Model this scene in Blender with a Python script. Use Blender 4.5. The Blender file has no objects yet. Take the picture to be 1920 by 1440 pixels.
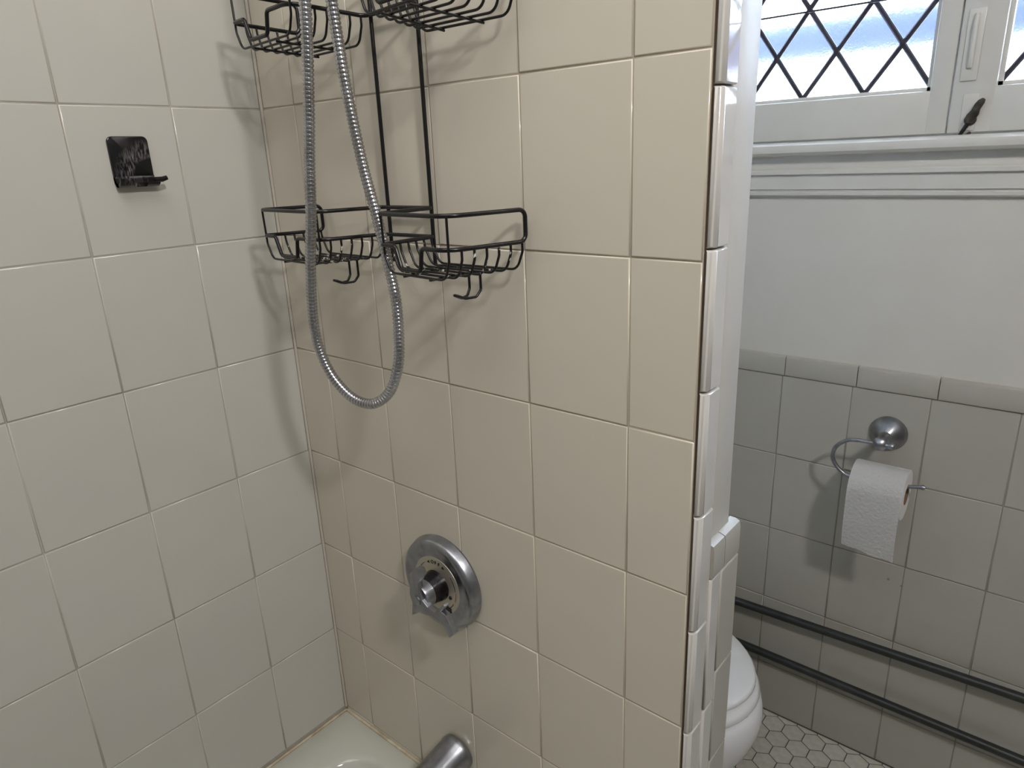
import bpy, bmesh, math, random
from mathutils import Vector, Matrix
random.seed(4)
C = bpy.context.scene.collection
F = 1.535                     # height of the survey origin above the bathroom floor
sc = bpy.context.scene

# ------------------------------------------------------------------ camera
rx = Vector((0.76983367, 0.63702682, -0.03940741))
ry = Vector((0.16940165, -0.26346685, -0.949678))
rz = Vector((-0.6153529, 0.72441842, -0.31073905))
cam_data = bpy.data.cameras.new('camera')
cam = bpy.data.objects.new('camera', cam_data); C.objects.link(cam)
m = Matrix.Identity(4)
for i in range(3):
    m[i][0] = rx[i]; m[i][1] = -ry[i]; m[i][2] = -rz[i]
m[0][3], m[1][3], m[2][3] = 1.07397, -0.66715, -0.09200 + F
cam.matrix_world = m
cam_data.sensor_width = 36; cam_data.lens = 1290.234 / 1920 * 36
cam_data.clip_start = 0.01
sc.camera = cam

# ------------------------------------------------------------------ world, lamps, exposure
w = bpy.data.worlds.new('world'); sc.world = w; w.use_nodes = True
bg = w.node_tree.nodes['Background']
bg.inputs[0].default_value = (0.64, 0.79, 1.0, 1); bg.inputs[1].default_value = 14.0

def area(name, loc, target, sx, sy, power, col):
    l = bpy.data.lights.new(name, 'AREA'); l.shape = 'RECTANGLE'; l.size = sx; l.size_y = sy
    l.energy = power; l.color = col
    o = bpy.data.objects.new(name, l); C.objects.link(o); o.location = loc
    o.rotation_euler = (Vector(target) - Vector(loc)).to_track_quat('-Z', 'Y').to_euler()
    return o
area('vanity_light', (1.90, -0.66, 2.42), (0.5, 0.2, 1.0), 0.18, 0.14, 17.0, (1.0, 0.965, 0.93))
area('ceiling_fill', (0.72, -0.72, 2.46), (0.72, -0.72, 0), 0.9, 0.9, 8.0, (1.0, 0.97, 0.94))  # added wide soft fill to lift the ambient light, not a fitting of the room
sun = bpy.data.lights.new('sun', 'SUN'); sun.energy = 4.0; sun.angle = 0.01
so = bpy.data.objects.new('sun', sun); C.objects.link(so)
so.rotation_euler = Vector((0.35, 1.0, -0.9)).to_track_quat('-Z', 'Y').to_euler()

sc.view_settings.view_transform = 'Standard'; sc.view_settings.look = 'None'
sc.view_settings.gamma = 1; sc.view_settings.exposure = 0.18
sc.view_settings.use_curve_mapping = False
sc.cycles.use_denoising = True
sc.cycles.max_bounces = 10; sc.cycles.diffuse_bounces = 6; sc.cycles.glossy_bounces = 5
sc.cycles.transmission_bounces = 6; sc.cycles.caustics_refractive = True
sc.cycles.sample_clamp_indirect = 30

# ------------------------------------------------------------------ materials
def lin(c):
    return tuple(((x / 255) / 12.92 if x / 255 <= 0.04045 else ((x / 255 + 0.055) / 1.055) ** 2.4) for x in c) + (1,)

def mat(name, rgb, rough=0.5, metal=0.0, bump=None, vary=0.0, noise=0.0, nscale=6.0, rvar=0.0, tint=None, spec=0.5):
    M = bpy.data.materials.new(name); M.use_nodes = True
    nt = M.node_tree; b = nt.nodes['Principled BSDF']
    base = lin(rgb)
    b.inputs['Base Color'].default_value = base
    b.inputs['Roughness'].default_value = rough; b.inputs['Metallic'].default_value = metal
    b.inputs['Specular IOR Level'].default_value = spec
    tc = nt.nodes.new('ShaderNodeTexCoord')
    cur = None
    if vary or noise:
        rgbn = nt.nodes.new('ShaderNodeRGB'); rgbn.outputs[0].default_value = base; cur = rgbn.outputs[0]
    if noise:
        n = nt.nodes.new('ShaderNodeTexNoise'); n.inputs['Scale'].default_value = nscale; n.inputs['Detail'].default_value = 4
        nt.links.new(tc.outputs['Object'], n.inputs['Vector'])
        mx = nt.nodes.new('ShaderNodeMix'); mx.data_type = 'RGBA'; mx.blend_type = 'MIX'
        mr = nt.nodes.new('ShaderNodeMapRange'); mr.inputs[1].default_value = 0.35; mr.inputs[2].default_value = 0.7
        mr.inputs[3].default_value = 0; mr.inputs[4].default_value = noise
        nt.links.new(n.outputs['Fac'], mr.inputs[0]); nt.links.new(mr.outputs[0], mx.inputs[0])
        nt.links.new(cur, mx.inputs[6]); mx.inputs[7].default_value = lin(tint) if tint else lin([x * 0.8 for x in rgb])
        cur = mx.outputs[2]
    if vary:
        oi = nt.nodes.new('ShaderNodeObjectInfo')
        mr = nt.nodes.new('ShaderNodeMapRange'); mr.inputs[3].default_value = 1 - vary; mr.inputs[4].default_value = 1 + vary
        nt.links.new(oi.outputs['Random'], mr.inputs[0])
        hs = nt.nodes.new('ShaderNodeHueSaturation'); nt.links.new(mr.outputs[0], hs.inputs['Value'])
        nt.links.new(cur, hs.inputs['Color']); cur = hs.outputs[0]
    if cur is not None: nt.links.new(cur, b.inputs['Base Color'])
    if rvar:
        n = nt.nodes.new('ShaderNodeTexNoise'); n.inputs['Scale'].default_value = nscale * 2
        nt.links.new(tc.outputs['Object'], n.inputs['Vector'])
        mr = nt.nodes.new('ShaderNodeMapRange'); mr.inputs[3].default_value = max(0.02, rough - rvar); mr.inputs[4].default_value = rough + rvar
        nt.links.new(n.outputs['Fac'], mr.inputs[0]); nt.links.new(mr.outputs[0], b.inputs['Roughness'])
    if bump:
        n = nt.nodes.new('ShaderNodeTexNoise'); n.inputs['Scale'].default_value = bump[0]; n.inputs['Detail'].default_value = 3
        nt.links.new(tc.outputs['Object'], n.inputs['Vector'])
        bp = nt.nodes.new('ShaderNodeBump'); bp.inputs['Strength'].default_value = bump[1]; bp.inputs['Distance'].default_value = bump[2]
        nt.links.new(n.outputs['Fac'], bp.inputs['Height']); nt.links.new(bp.outputs[0], b.inputs['Normal'])
    return M

M_tileA = mat('glazed_cream_tile', (192, 190, 182), 0.16, vary=0.012, noise=0.25, nscale=9, tint=(188, 184, 179), bump=(14, 0.12, 0.002), rvar=0.05)
M_tileB = mat('glazed_warm_tile', (204, 198, 183), 0.14, vary=0.015, noise=0.3, nscale=8, tint=(200, 192, 179), bump=(14, 0.12, 0.002), rvar=0.05)
M_tileC = mat('satin_cream_tile', (171, 168, 159), 0.34, vary=0.015, noise=0.3, nscale=20, tint=(164, 160, 150), bump=(60, 0.15, 0.001))
M_bull = mat('bullnose_tile', (196, 193, 188), 0.04, vary=0.01, noise=0.3, nscale=30, tint=(188, 185, 180), bump=(26, 0.1, 0.001))
M_grout = mat('grout', (182, 177, 168), 0.9, noise=0.7, nscale=12, tint=(140, 130, 118))
M_groutB = mat('grout_warm', (192, 181, 163), 0.9, noise=0.8, nscale=7, tint=(160, 142, 122))
M_groutC = mat('grout_grey', (140, 137, 129), 0.9, noise=0.7, nscale=12, tint=(126, 120, 110))
M_paint = mat('painted_plaster', (202, 199, 192), 0.42, bump=(45, 0.25, 0.002), noise=0.25, nscale=14, tint=(195, 191, 183))
M_paint2 = mat('room_paint', (146, 144, 140), 0.6)
M_trim = mat('gloss_trim_paint', (202, 200, 194), 0.28, bump=(30, 0.25, 0.002), noise=0.3, nscale=25, tint=(193, 190, 182))
M_hexg = mat('floor_grout', (88, 84, 78), 0.95)
M_hex = mat('hex_tile', (196, 194, 184), 0.3, vary=0.05, noise=0.6, nscale=60, tint=(168, 163, 150))
M_tub = mat('tub_enamel', (196, 197, 188), 0.12, noise=0.3, nscale=10, tint=(188, 187, 176))
M_caulk = mat('caulk', (206, 196, 172), 0.6, noise=0.9, nscale=28, tint=(150, 130, 104))
M_caulk2 = mat('corner_caulk', (190, 184, 172), 0.5, noise=0.6, nscale=6, tint=(180, 168, 154))
M_porc = mat('porcelain', (226, 226, 228), 0.1)
M_seat = mat('seat_plastic', (228, 228, 228), 0.22)
M_black = mat('black_coated_wire', (14, 13, 16), 0.28)
M_residue = mat('soap_spotted_wire', (14, 13, 16), 0.35)
M_chrome = mat('worn_chrome', (168, 170, 176), 0.3, metal=1.0, noise=0.8, nscale=60, tint=(140, 142, 148), rvar=0.03)
M_hose = mat('steel_hose', (196, 197, 202), 0.22, metal=1.0, noise=0.5, nscale=40, tint=(150, 146, 140), rvar=0.08)
M_satin = mat('satin_dial', (190, 184, 170), 0.42, metal=0.75)
M_dark = mat('dark_metal', (70, 68, 72), 0.25, metal=1.0)
M_ink = mat('black_print', (18, 18, 18), 0.6)
M_red = mat('red_print', (150, 40, 36), 0.6)
M_paper = mat('toilet_paper', (232, 231, 230), 0.95, bump=(150, 0.9, 0.003), spec=0.1)
M_card = mat('cardboard', (128, 104, 82), 0.9)
M_pipe = mat('dark_green_grey_pipe', (36, 41, 40), 0.4, noise=0.6, nscale=30, tint=(50, 54, 52))
M_lead = mat('lead_came', (52, 48, 56), 0.45, metal=0.4)
M_latch = mat('worn_bronze_latch', (92, 86, 80), 0.4, metal=0.7, noise=0.9, nscale=90, tint=(40, 36, 34))
M_rubber = mat('black_plastic', (15, 14, 17), 0.22)
M_sfit = mat('dark_stain', (60, 54, 48), 0.9)

# soap spots on the caddy floor wires
nt = M_residue.node_tree; b = nt.nodes['Principled BSDF']
tc = nt.nodes.new('ShaderNodeTexCoord'); n = nt.nodes.new('ShaderNodeTexNoise'); n.inputs['Scale'].default_value = 130; n.inputs['Detail'].default_value = 5
mr = nt.nodes.new('ShaderNodeMapRange'); mr.inputs[1].default_value = 0.60; mr.inputs[2].default_value = 0.66
mx = nt.nodes.new('ShaderNodeMix'); mx.data_type = 'RGBA'; mx.inputs[6].default_value = lin((14, 13, 16)); mx.inputs[7].default_value = lin((214, 210, 202))
nt.links.new(tc.outputs['Object'], n.inputs['Vector']); nt.links.new(n.outputs['Fac'], mr.inputs[0])
nt.links.new(mr.outputs[0], mx.inputs[0]); nt.links.new(mx.outputs[2], b.inputs['Base Color'])

# scratched black plastic hook: an arc of pale scuffs across the plate
nt = M_rubber.node_tree; b = nt.nodes['Principled BSDF']
tc = nt.nodes.new('ShaderNodeTexCoord')
vm = nt.nodes.new('ShaderNodeVectorMath'); vm.operation = 'DISTANCE'; vm.inputs[1].default_value = (0.004, 0.026, -0.026)
wn = nt.nodes.new('ShaderNodeMapRange'); wn.interpolation_type = 'SMOOTHSTEP'
nt.links.new(tc.outputs['Object'], vm.inputs[0])
m1 = nt.nodes.new('ShaderNodeMapRange'); m1.inputs[1].default_value = 0.026; m1.inputs[2].default_value = 0.031
m2 = nt.nodes.new('ShaderNodeMapRange'); m2.inputs[1].default_value = 0.056; m2.inputs[2].default_value = 0.034
nt.links.new(vm.outputs['Value'], m1.inputs[0]); nt.links.new(vm.outputs['Value'], m2.inputs[0])
sn = nt.nodes.new('ShaderNodeTexNoise'); sn.inputs['Scale'].default_value = 1.0; sn.inputs['Detail'].default_value = 6
cb = nt.nodes.new('ShaderNodeVectorMath'); cb.operation = 'MULTIPLY'; cb.inputs[1].default_value = (100, 420, 110)
nt.links.new(tc.outputs['Object'], cb.inputs[0]); nt.links.new(cb.outputs[0], sn.inputs['Vector'])
m3 = nt.nodes.new('ShaderNodeMapRange'); m3.inputs[1].default_value = 0.42; m3.inputs[2].default_value = 0.7; m3.inputs[4].default_value = 0.5
nt.links.new(sn.outputs['Fac'], m3.inputs[0])
a1 = nt.nodes.new('ShaderNodeMath'); a1.operation = 'MULTIPLY'; a2 = nt.nodes.new('ShaderNodeMath'); a2.operation = 'MULTIPLY'
nt.links.new(m1.outputs[0], a1.inputs[0]); nt.links.new(m2.outputs[0], a1.inputs[1])
nt.links.new(a1.outputs[0], a2.inputs[0]); nt.links.new(m3.outputs[0], a2.inputs[1])
mx = nt.nodes.new('ShaderNodeMix'); mx.data_type = 'RGBA'; mx.inputs[6].default_value = lin((15, 14, 17)); mx.inputs[7].default_value = lin((170, 165, 168))
nt.links.new(a2.outputs[0], mx.inputs[0]); nt.links.new(mx.outputs[2], b.inputs['Base Color'])

# rough textured glass of the leaded panes
M_glass = bpy.data.materials.new('rippled_obscure_glass'); M_glass.use_nodes = True
nt = M_glass.node_tree; b = nt.nodes['Principled BSDF']
b.inputs['Base Color'].default_value = (0.97, 0.985, 1, 1); b.inputs['Roughness'].default_value = 0.22
b.inputs['Transmission Weight'].default_value = 1.0; b.inputs['IOR'].default_value = 1.07
tc = nt.nodes.new('ShaderNodeTexCoord'); n = nt.nodes.new('ShaderNodeTexNoise'); n.inputs['Scale'].default_value = 160
bp = nt.nodes.new('ShaderNodeBump'); bp.inputs['Strength'].default_value = 0.3; bp.inputs['Distance'].default_value = 0.002
nt.links.new(tc.outputs['Object'], n.inputs['Vector']); nt.links.new(n.outputs['Fac'], bp.inputs['Height']); nt.links.new(bp.outputs[0], b.inputs['Normal'])

# ------------------------------------------------------------------ helpers
def obj(name, bm, material, parent=None, smooth=None, mesh=None, loc=None):
    if mesh is None:
        mesh = bpy.data.meshes.new(name)
        if bm is not None:
            bm.normal_update(); bm.to_mesh(mesh); bm.free()
        if material: mesh.materials.append(material)
        if smooth is not None:
            for p in mesh.polygons: p.use_smooth = True
            if smooth < 179:
                mesh.set_sharp_from_angle(angle=math.radians(smooth))
    o = bpy.data.objects.new(name, mesh); C.objects.link(o)
    if parent is not None: o.parent = parent
    if loc is not None: o.location = loc
    return o

def tag(o, label=None, cat=None, group=None, kind=None):
    if label: o['label'] = label
    if cat: o['category'] = cat
    if group: o['group'] = group
    if kind: o['kind'] = kind
    return o

def thing(name, label, cat, loc=(0, 0, 0), kind=None):
    o = bpy.data.objects.new(name, None); C.objects.link(o); o.location = loc
    o.empty_display_size = 0.05
    return tag(o, label, cat, kind=kind)

def box(bm, x0, x1, y0, y1, z0, z1):
    v = [bm.verts.new((x, y, z)) for x in (x0, x1) for y in (y0, y1) for z in (z0, z1)]
    for f in ((0, 1, 3, 2), (4, 6, 7, 5), (0, 4, 5, 1), (2, 3, 7, 6), (0, 2, 6, 4), (1, 5, 7, 3)):
        bm.faces.new([v[i] for i in f])
    return v

def bbox(x0, x1, y0, y1, z0, z1, bevel=0.0, seg=2):
    bm = bmesh.new(); box(bm, x0, x1, y0, y1, z0, z1)
    bmesh.ops.recalc_face_normals(bm, faces=bm.faces)
    if bevel: bmesh.ops.bevel(bm, geom=bm.edges[:], offset=bevel, segments=seg, affect='EDGES', profile=0.5)
    return bm

def fillet(pts, rads, closed=False, n=6):
    """polyline with rounded corners"""
    P = [Vector(p) for p in pts]; out = []; N = len(P)
    for i, p in enumerate(P):
        r = rads[i] if isinstance(rads, (list, tuple)) else rads
        if (not closed and i in (0, N - 1)) or r <= 0:
            out.append(p); continue
        a = P[(i - 1) % N]; c = P[(i + 1) % N]
        u = (a - p); v = (c - p); lu, lv = u.length, v.length; u.normalize(); v.normalize()
        ang = u.angle(v)
        if ang > math.pi - 0.02: out.append(p); continue
        t = min(r / math.tan(ang / 2), lu * 0.48, lv * 0.48); r2 = t * math.tan(ang / 2)
        cen = p + (u + v).normalized() * (r2 / math.sin(ang / 2))
        A = p + u * t - cen; B = p + v * t - cen
        tot = A.angle(B)
        for k in range(n + 1):
            s = k / n
            out.append(cen + (A * math.sin((1 - s) * tot) + B * math.sin(s * tot)) / math.sin(tot))
    return out

def smooth_path(pts, n=8):
    P = [Vector(p) for p in pts]; out = []
    for i in range(len(P) - 1):
        p0 = P[i - 1] if i else P[0] * 2 - P[1]; p1, p2 = P[i], P[i + 1]
        p3 = P[i + 2] if i + 2 < len(P) else P[-1] * 2 - P[-2]
        for k in range(n):
            t = k / n
            out.append(0.5 * ((2 * p1) + (p2 - p0) * t + (2 * p0 - 5 * p1 + 4 * p2 - p3) * t * t + (3 * p1 - p0 - 3 * p2 + p3) * t ** 3))
    out.append(P[-1]); return out

def sweep(bm, pts, radius, seg=8, closed=False, cap=True):
    """tube of given radius (number or list) along pts, parallel-transported frame"""
    P = [Vector(p) for p in pts]; N = len(P)
    rad = radius if isinstance(radius, (list, tuple)) else [radius] * N
    T = []
    for i in range(N):
        if closed: d = P[(i + 1) % N] - P[i - 1]
        elif i == 0: d = P[1] - P[0]
        elif i == N - 1: d = P[-1] - P[-2]
        else: d = P[i + 1] - P[i - 1]
        T.append(d.normalized() if d.length > 1e-9 else T[-1])
    ref = Vector((0, 0, 1)) if abs(T[0].z) < 0.9 else Vector((1, 0, 0))
    nrm = (ref - T[0] * ref.dot(T[0])).normalized(); rings = []
    frames = []
    for i in range(N):
        if i:
            q = T[i - 1].rotation_difference(T[i]); nrm = (q @ nrm); nrm = (nrm - T[i] * nrm.dot(T[i])).normalized()
        frames.append(nrm.copy())
    twist = 0.0
    if closed:
        q = T[-1].rotation_difference(T[0]); e = q @ frames[-1]
        twist = math.atan2(e.cross(frames[0]).dot(T[0]), e.dot(frames[0]))
    for i in range(N):
        a0 = twist * i / N; b2 = T[i].cross(frames[i])
        rings.append([bm.verts.new(P[i] + (frames[i] * math.cos(a0 + 2 * math.pi * k / seg) + b2 * math.sin(a0 + 2 * math.pi * k / seg)) * rad[i]) for k in range(seg)])
    M_ = N if closed else N - 1
    for i in range(M_):
        A, B = rings[i], rings[(i + 1) % N]
        for k in range(seg): bm.faces.new((A[k], A[(k + 1) % seg], B[(k + 1) % seg], B[k]))
    if cap and not closed:
        bm.faces.new(rings[0][::-1]); bm.faces.new(rings[-1])

def tube(pts, r, seg=8, closed=False):
    bm = bmesh.new(); sweep(bm, pts, r, seg, closed); return bm

def lathe(bm, prof, axis, origin, seg=40, sx=1.0, sy=1.0):
    """prof: list of (distance along axis, radius)"""
    ax = Vector(axis).normalized(); ref = Vector((0, 0, 1)) if abs(ax.z) < 0.9 else Vector((1, 0, 0))
    u = (ref - ax * ref.dot(ax)).normalized(); v = ax.cross(u); o = Vector(origin); prev = None
    for d, r in prof:
        if r < 1e-6: ring = [bm.verts.new(o + ax * d)]
        else: ring = [bm.verts.new(o + ax * d + u * (r * sx * math.cos(2 * math.pi * k / seg)) + v * (r * sy * math.sin(2 * math.pi * k / seg))) for k in range(seg)]
        if prev:
            for k in range(seg):
                k2 = (k + 1) % seg
                if len(prev) == 1 and len(ring) > 1: bm.faces.new((prev[0], ring[k], ring[k2]))
                elif len(ring) == 1 and len(prev) > 1: bm.faces.new((prev[k], ring[0], prev[k2]))
                elif len(ring) > 1: bm.faces.new((prev[k], ring[k], ring[k2], prev[k2]))
        prev = ring
    bmesh.ops.recalc_face_normals(bm, faces=bm.faces)

def loft(bm, loops, cap_first=False, cap_last=False):
    R = [[bm.verts.new(p) for p in L] for L in loops]
    for A, B in zip(R, R[1:]):
        n = len(A)
        for k in range(n): bm.faces.new((A[k], A[(k + 1) % n], B[(k + 1) % n], B[k]))
    if cap_first: bm.faces.new(R[0][::-1])
    if cap_last: bm.faces.new(R[-1])
    bmesh.ops.recalc_face_normals(bm, faces=bm.faces)

def prism(bm, poly, o, U, V, Nn, d0, d1, bevel=0.0):
    """polygon (u,v) in plane o,U,V, from depth d0 to d1 along Nn; top edge bevelled"""
    U, V, Nn, o = Vector(U), Vector(V), Vector(Nn), Vector(o)
    cx = sum(p[0] for p in poly) / len(poly); cy = sum(p[1] for p in poly) / len(poly)
    def ring(d, inset):
        out = []
        n = len(poly)
        for i, p in enumerate(poly):
            if inset:
                a, c = poly[i - 1], poly[(i + 1) % n]
                e1 = Vector((p[0] - a[0], p[1] - a[1])).normalized(); e2 = Vector((c[0] - p[0], c[1] - p[1])).normalized()
                n1 = Vector((-e1.y, e1.x)); n2 = Vector((-e2.y, e2.x)); nn = n1 + n2
                nn = nn / max(0.25, (1 + n1.dot(n2)))
                q = (p[0] + nn.x * inset, p[1] + nn.y * inset)
            else: q = p
            out.append(o + U * q[0] + V * q[1] + Nn * d)
        return out
    L = [ring(d0, 0), ring(d1 - bevel, 0)]
    if bevel: L += [ring(d1 - bevel * 0.3, bevel * 0.3), ring(d1, bevel)]
    loft(bm, L, True, True)

def ccw(poly):
    a = sum(poly[i - 1][0] * poly[i][1] - poly[i][0] * poly[i - 1][1] for i in range(len(poly)))
    return poly if a > 0 else poly[::-1]

def clip(poly, x0, x1, y0, y1):
    def cut(P, ins, inter):
        out = []
        for i in range(len(P)):
            a, c = P[i - 1], P[i]
            if ins(c):
                if not ins(a): out.append(inter(a, c))
                out.append(c)
            elif ins(a): out.append(inter(a, c))
        return out
    def ix(v): return lambda a, c: (v, a[1] + (c[1] - a[1]) * (v - a[0]) / (c[0] - a[0]))
    def iy(v): return lambda a, c: (a[0] + (c[0] - a[0]) * (v - a[1]) / (c[1] - a[1]), v)
    for ins, it in ((lambda p: p[0] >= x0 - 1e-9, ix(x0)), (lambda p: p[0] <= x1 + 1e-9, ix(x1)), (lambda p: p[1] >= y0 - 1e-9, iy(y0)), (lambda p: p[1] <= y1 + 1e-9, iy(y1))):
        if not poly: return []
        poly = cut(poly, ins, it)
    out = []
    for p in poly:
        if not out or abs(p[0] - out[-1][0]) + abs(p[1] - out[-1][1]) > 1e-6: out.append(p)
    if len(out) > 2 and abs(out[0][0] - out[-1][0]) + abs(out[0][1] - out[-1][1]) < 1e-6: out.pop()
    return out if len(out) > 2 else []

tile_cache = {}
def tile(parent, center, w_, h_, axes, material, th=0.006, bev=0.0016, name='tile', jit=0.0004):
    """rectangular wall tile; axes=(U,V,N); its face lies on the plane through centre"""
    key = (round(w_, 4), round(h_, 4), axes, material.name, th, bev)
    if key not in tile_cache:
        bm = bmesh.new(); a, c = w_ / 2, h_ / 2
        prism(bm, [(-a, -c), (a, -c), (a, c), (-a, c)], (0, 0, 0), axes[0], axes[1], axes[2], -th, 0, bev)
        me = bpy.data.meshes.new('tile'); bm.normal_update()
        nn = Vector(axes[2])
        for f in bm.faces: f.smooth = f.normal.dot(nn) < 0.97
        bm.to_mesh(me); bm.free(); me.materials.append(material)
        tile_cache[key] = me
    o = obj(name, None, None, parent, mesh=tile_cache[key])
    n = Vector(axes[2])
    o.location = Vector(center) + n * random.uniform(-jit, jit)
    # a hair of uneven setting
    o.rotation_euler = (random.uniform(-.0016, .0016), random.uniform(-.0016, .0016), random.uniform(-.0016, .0016))
    return o
X, Y, Z = (1, 0, 0), (0, 1, 0), (0, 0, 1)
nY, nX = (0, -1, 0), (-1, 0, 0)
G = 0.0014   # grout joint

YC = 0.889            # tiled face of the window wall
RX, BY = 2.25, -1.62  # far sides of the room behind the camera
H = 2.50

# ------------------------------------------------------------------ room shell
wl = obj('wall_left', bbox(-0.12, 0.0 - 0.0012, BY - 0.1, YC + 0.12, 0, H), M_groutB); tag(wl, kind='structure', label='left shower wall of cream rectangular tiles')
wl.data.materials[0] = M_grout
zs = [0.6 - 0.2 * i for i in range(0, 10)]
for r in range(9):
    for c in range(10):
        y1 = 0.0 - 0.1486 * c; y0 = y1 - 0.1486
        if c == 0: y1 -= 0.0025
        tile(wl, (0, (y0 + y1) / 2, F + (zs[r] + zs[r + 1]) / 2), (y1 - y0) - G, 0.2 - G, (nY, Z, X), M_tileA)
obj('corner_caulk', tube([(0.0012, -0.0012, F - 1.2), (0.0012, -0.0012, F + 0.6)], 0.0028, 8), M_caulk2, wl, smooth=60)
pl = obj('plaster', bbox(-0.0015, 0.002, BY, 0.0, F + 0.601, H), M_paint2, wl)

bm = bmesh.new(); box(bm, 0.0, 0.770, 0.0012, 0.088, 0, H)
wm = obj('wall_middle', bm, M_groutB); tag(wm, kind='structure', label='tiled partition wall between the shower and the toilet')
cols = [0.0025, 0.0896] + [0.0896 + 0.14887 * i for i in range(1, 5)] + [0.7698]
for r in range(9):
    for c in range(6):
        tile(wm, ((cols[c] + cols[c + 1]) / 2, 0, F + (zs[r] + zs[r + 1]) / 2), cols[c + 1] - cols[c] - G, 0.2 - G, (X, Z, nY), M_tileB)
# last course hidden down to the floor beyond the tub, and plaster above the tiles
for c in range(6):
    tile(wm, ((cols[c] + cols[c + 1]) / 2, 0, F - 1.3), cols[c + 1] - cols[c] - G, 0.2 - G, (X, Z, nY), M_tileB)
obj('plaster', bbox(0.002, 0.776, -0.002, 0.0015, F + 0.601, H), M_paint2, wm)
# painted end of the partition
obj('plaster_end', bbox(0.765, 0.776, 0.034, 0.101, F - 0.55, H, 0.003), M_paint, wm, smooth=40)
obj('plaster_end', bbox(0.70, 0.772, 0.034, 0.099, 0, F - 0.54), M_groutC, wm)
obj('back_plaster', bbox(0.0, 0.772, 0.086, 0.1005, 0, H), M_paint, wm)
# bullnose edge tiles: L-shaped section with rounded arris
bj = [0.58, 0.43, 0.275, 0.121, -0.033, -0.187, -0.341, -0.492, -0.650, -0.806, -0.962, -1.118, -1.274, -1.430, -1.534]
for a, c in zip(bj, bj[1:]):
    prof = [(0.7712, 0.004)]
    for k in range(7):
        t = k / 6 * math.pi / 2
        prof.append((0.7745 + 0.0075 * math.sin(t), 0.0075 - 0.0085 * math.cos(t)))
    prof += [(0.782, 0.0078), (0.782, 0.0330), (0.7812, 0.0345), (0.7715, 0.0345)]
    bm = bmesh.new()
    g = 0.0012
    def L(z, s):
        return [(0.7712 + (x - 0.7712) * 1 - (s if x > 0.7735 else 0), y + (s if y < 0.003 else 0), z) for x, y in prof]
    loft(bm, [L(F + c + g, 0.0015), L(F + c + g + 0.0015, 0), L(F + a - g - 0.0015, 0), L(F + a - g, 0.0015)], True, True)
    bo = obj('bullnose_tile', bm, M_bull, wm, smooth=50)
    for p in bo.data.polygons:
        if p.normal.x > 0.9995: p.use_smooth = False
# wainscot on the partition end: cap, narrow corner tiles and face tiles
bm = bmesh.new()
cp = [(0.772, -0.590), (0.7855, -0.590), (0.7865, -0.584), (0.7865, -0.552), (0.785, -0.545), (0.779, -0.5425), (0.772, -0.542)]
for y0, y1 in ((0.0335, 0.066), (0.067, 0.1135)):
    bm = bmesh.new(); loft(bm, [[(x, y0 + 0.0008, F + z) for x, z in cp], [(x, y1, F + z) for x, z in cp]], True, True)
    obj('cap_tile', bm, M_tileC, wm, smooth=40)
for z0, z1 in ((-0.591, -0.790), (-0.791, -0.99), (-0.991, -1.19), (-1.191, -1.39), (-1.391, -1.534)):
    tile(wm, (0.7855, 0.0475, F + (z0 + z1) / 2), 0.0255, abs(z1 - z0) - G, (Y, Z, X), M_bull, th=0.010)
for z0, z1 in ((-0.591, -0.745), (-0.746, -0.897), (-0.898, -1.05), (-1.051, -1.20), (-1.201, -1.35), (-1.351, -1.534)):
    tile(wm, (0.7865, 0.0868, F + (z0 + z1) / 2), 0.0515, abs(z1 - z0) - G, (Y, Z, X), M_tileC, th=0.012)

# window wall
WX0, WX1, WZ0, WZ1 = 0.287, 1.405, -0.0815, 0.71
bm = bmesh.new()
P0 = YC + 0.004
box(bm, 0.0, WX0, P0, YC + 0.12, 0, H); box(bm, WX1, RX, P0, YC + 0.12, 0, H)
box(bm, WX0, WX1, P0, YC + 0.12, 0, F + WZ0); box(bm, WX0, WX1, P0, YC + 0.12, F + WZ1, H)
wf = obj('wall_far', bm, M_paint); tag(wf, kind='structure', label='pale painted wall with tiled wainscot under the leaded window')
obj('grout_bed', bbox(0.0, RX, YC + 0.0012, YC + 0.006, 0, F - 0.552), M_groutC, wf)
hC = 0.1987; z0c = -0.5915
c0 = 0.5732 - 0.1505 * 3
cx_ = [0.0] + [c0 + 0.1505 * k for k in range(0, 15)] + [RX]
for r in range(5):
    zt = z0c - hC * r; zb = zt - hC if r < 4 else -1.5345
    if r == 4: zb = -1.5345
    if zb > zt: continue
    for a, c in zip(cx_, cx_[1:]):
        if c - a < 0.01: continue
        tile(wf, ((a + c) / 2, YC, F + (zt + zb) / 2), c - a - G * 1.5, zt - zb - G * 1.5, (X, Z, nY), M_tileC)
cc = [0.0] + [0.579 - 0.153 * 3 + 0.153 * k for k in range(0, 14)] + [RX]
cp = [(0.0, -0.590), (-0.0035, -0.590), (-0.0045, -0.587), (-0.0045, -0.550), (-0.003, -0.546), (0.004, -0.5435), (0.006, -0.5435)]
for a, c in zip(cc, cc[1:]):
    bm = bmesh.new(); loft(bm, [[(x, YC + y, F + z) for y, z in cp] for x in (a + 0.001, c - 0.001)], True, True)
    obj('cap_tile', bm, M_tileC, wf, smooth=40)
# two plugged screw holes below the paper holder
for px, pz in ((0.846, -1.030), (0.8735, -1.037)):
    bm = bmesh.new(); lathe(bm, [(0, 0.0028), (0.0012, 0.0024), (0.0009, 0.0014), (0.0002, 0.0)], nY, (px, YC, F + pz), 12)
    obj('screw_plug', bm, M_groutC, wf, smooth=40)

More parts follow.
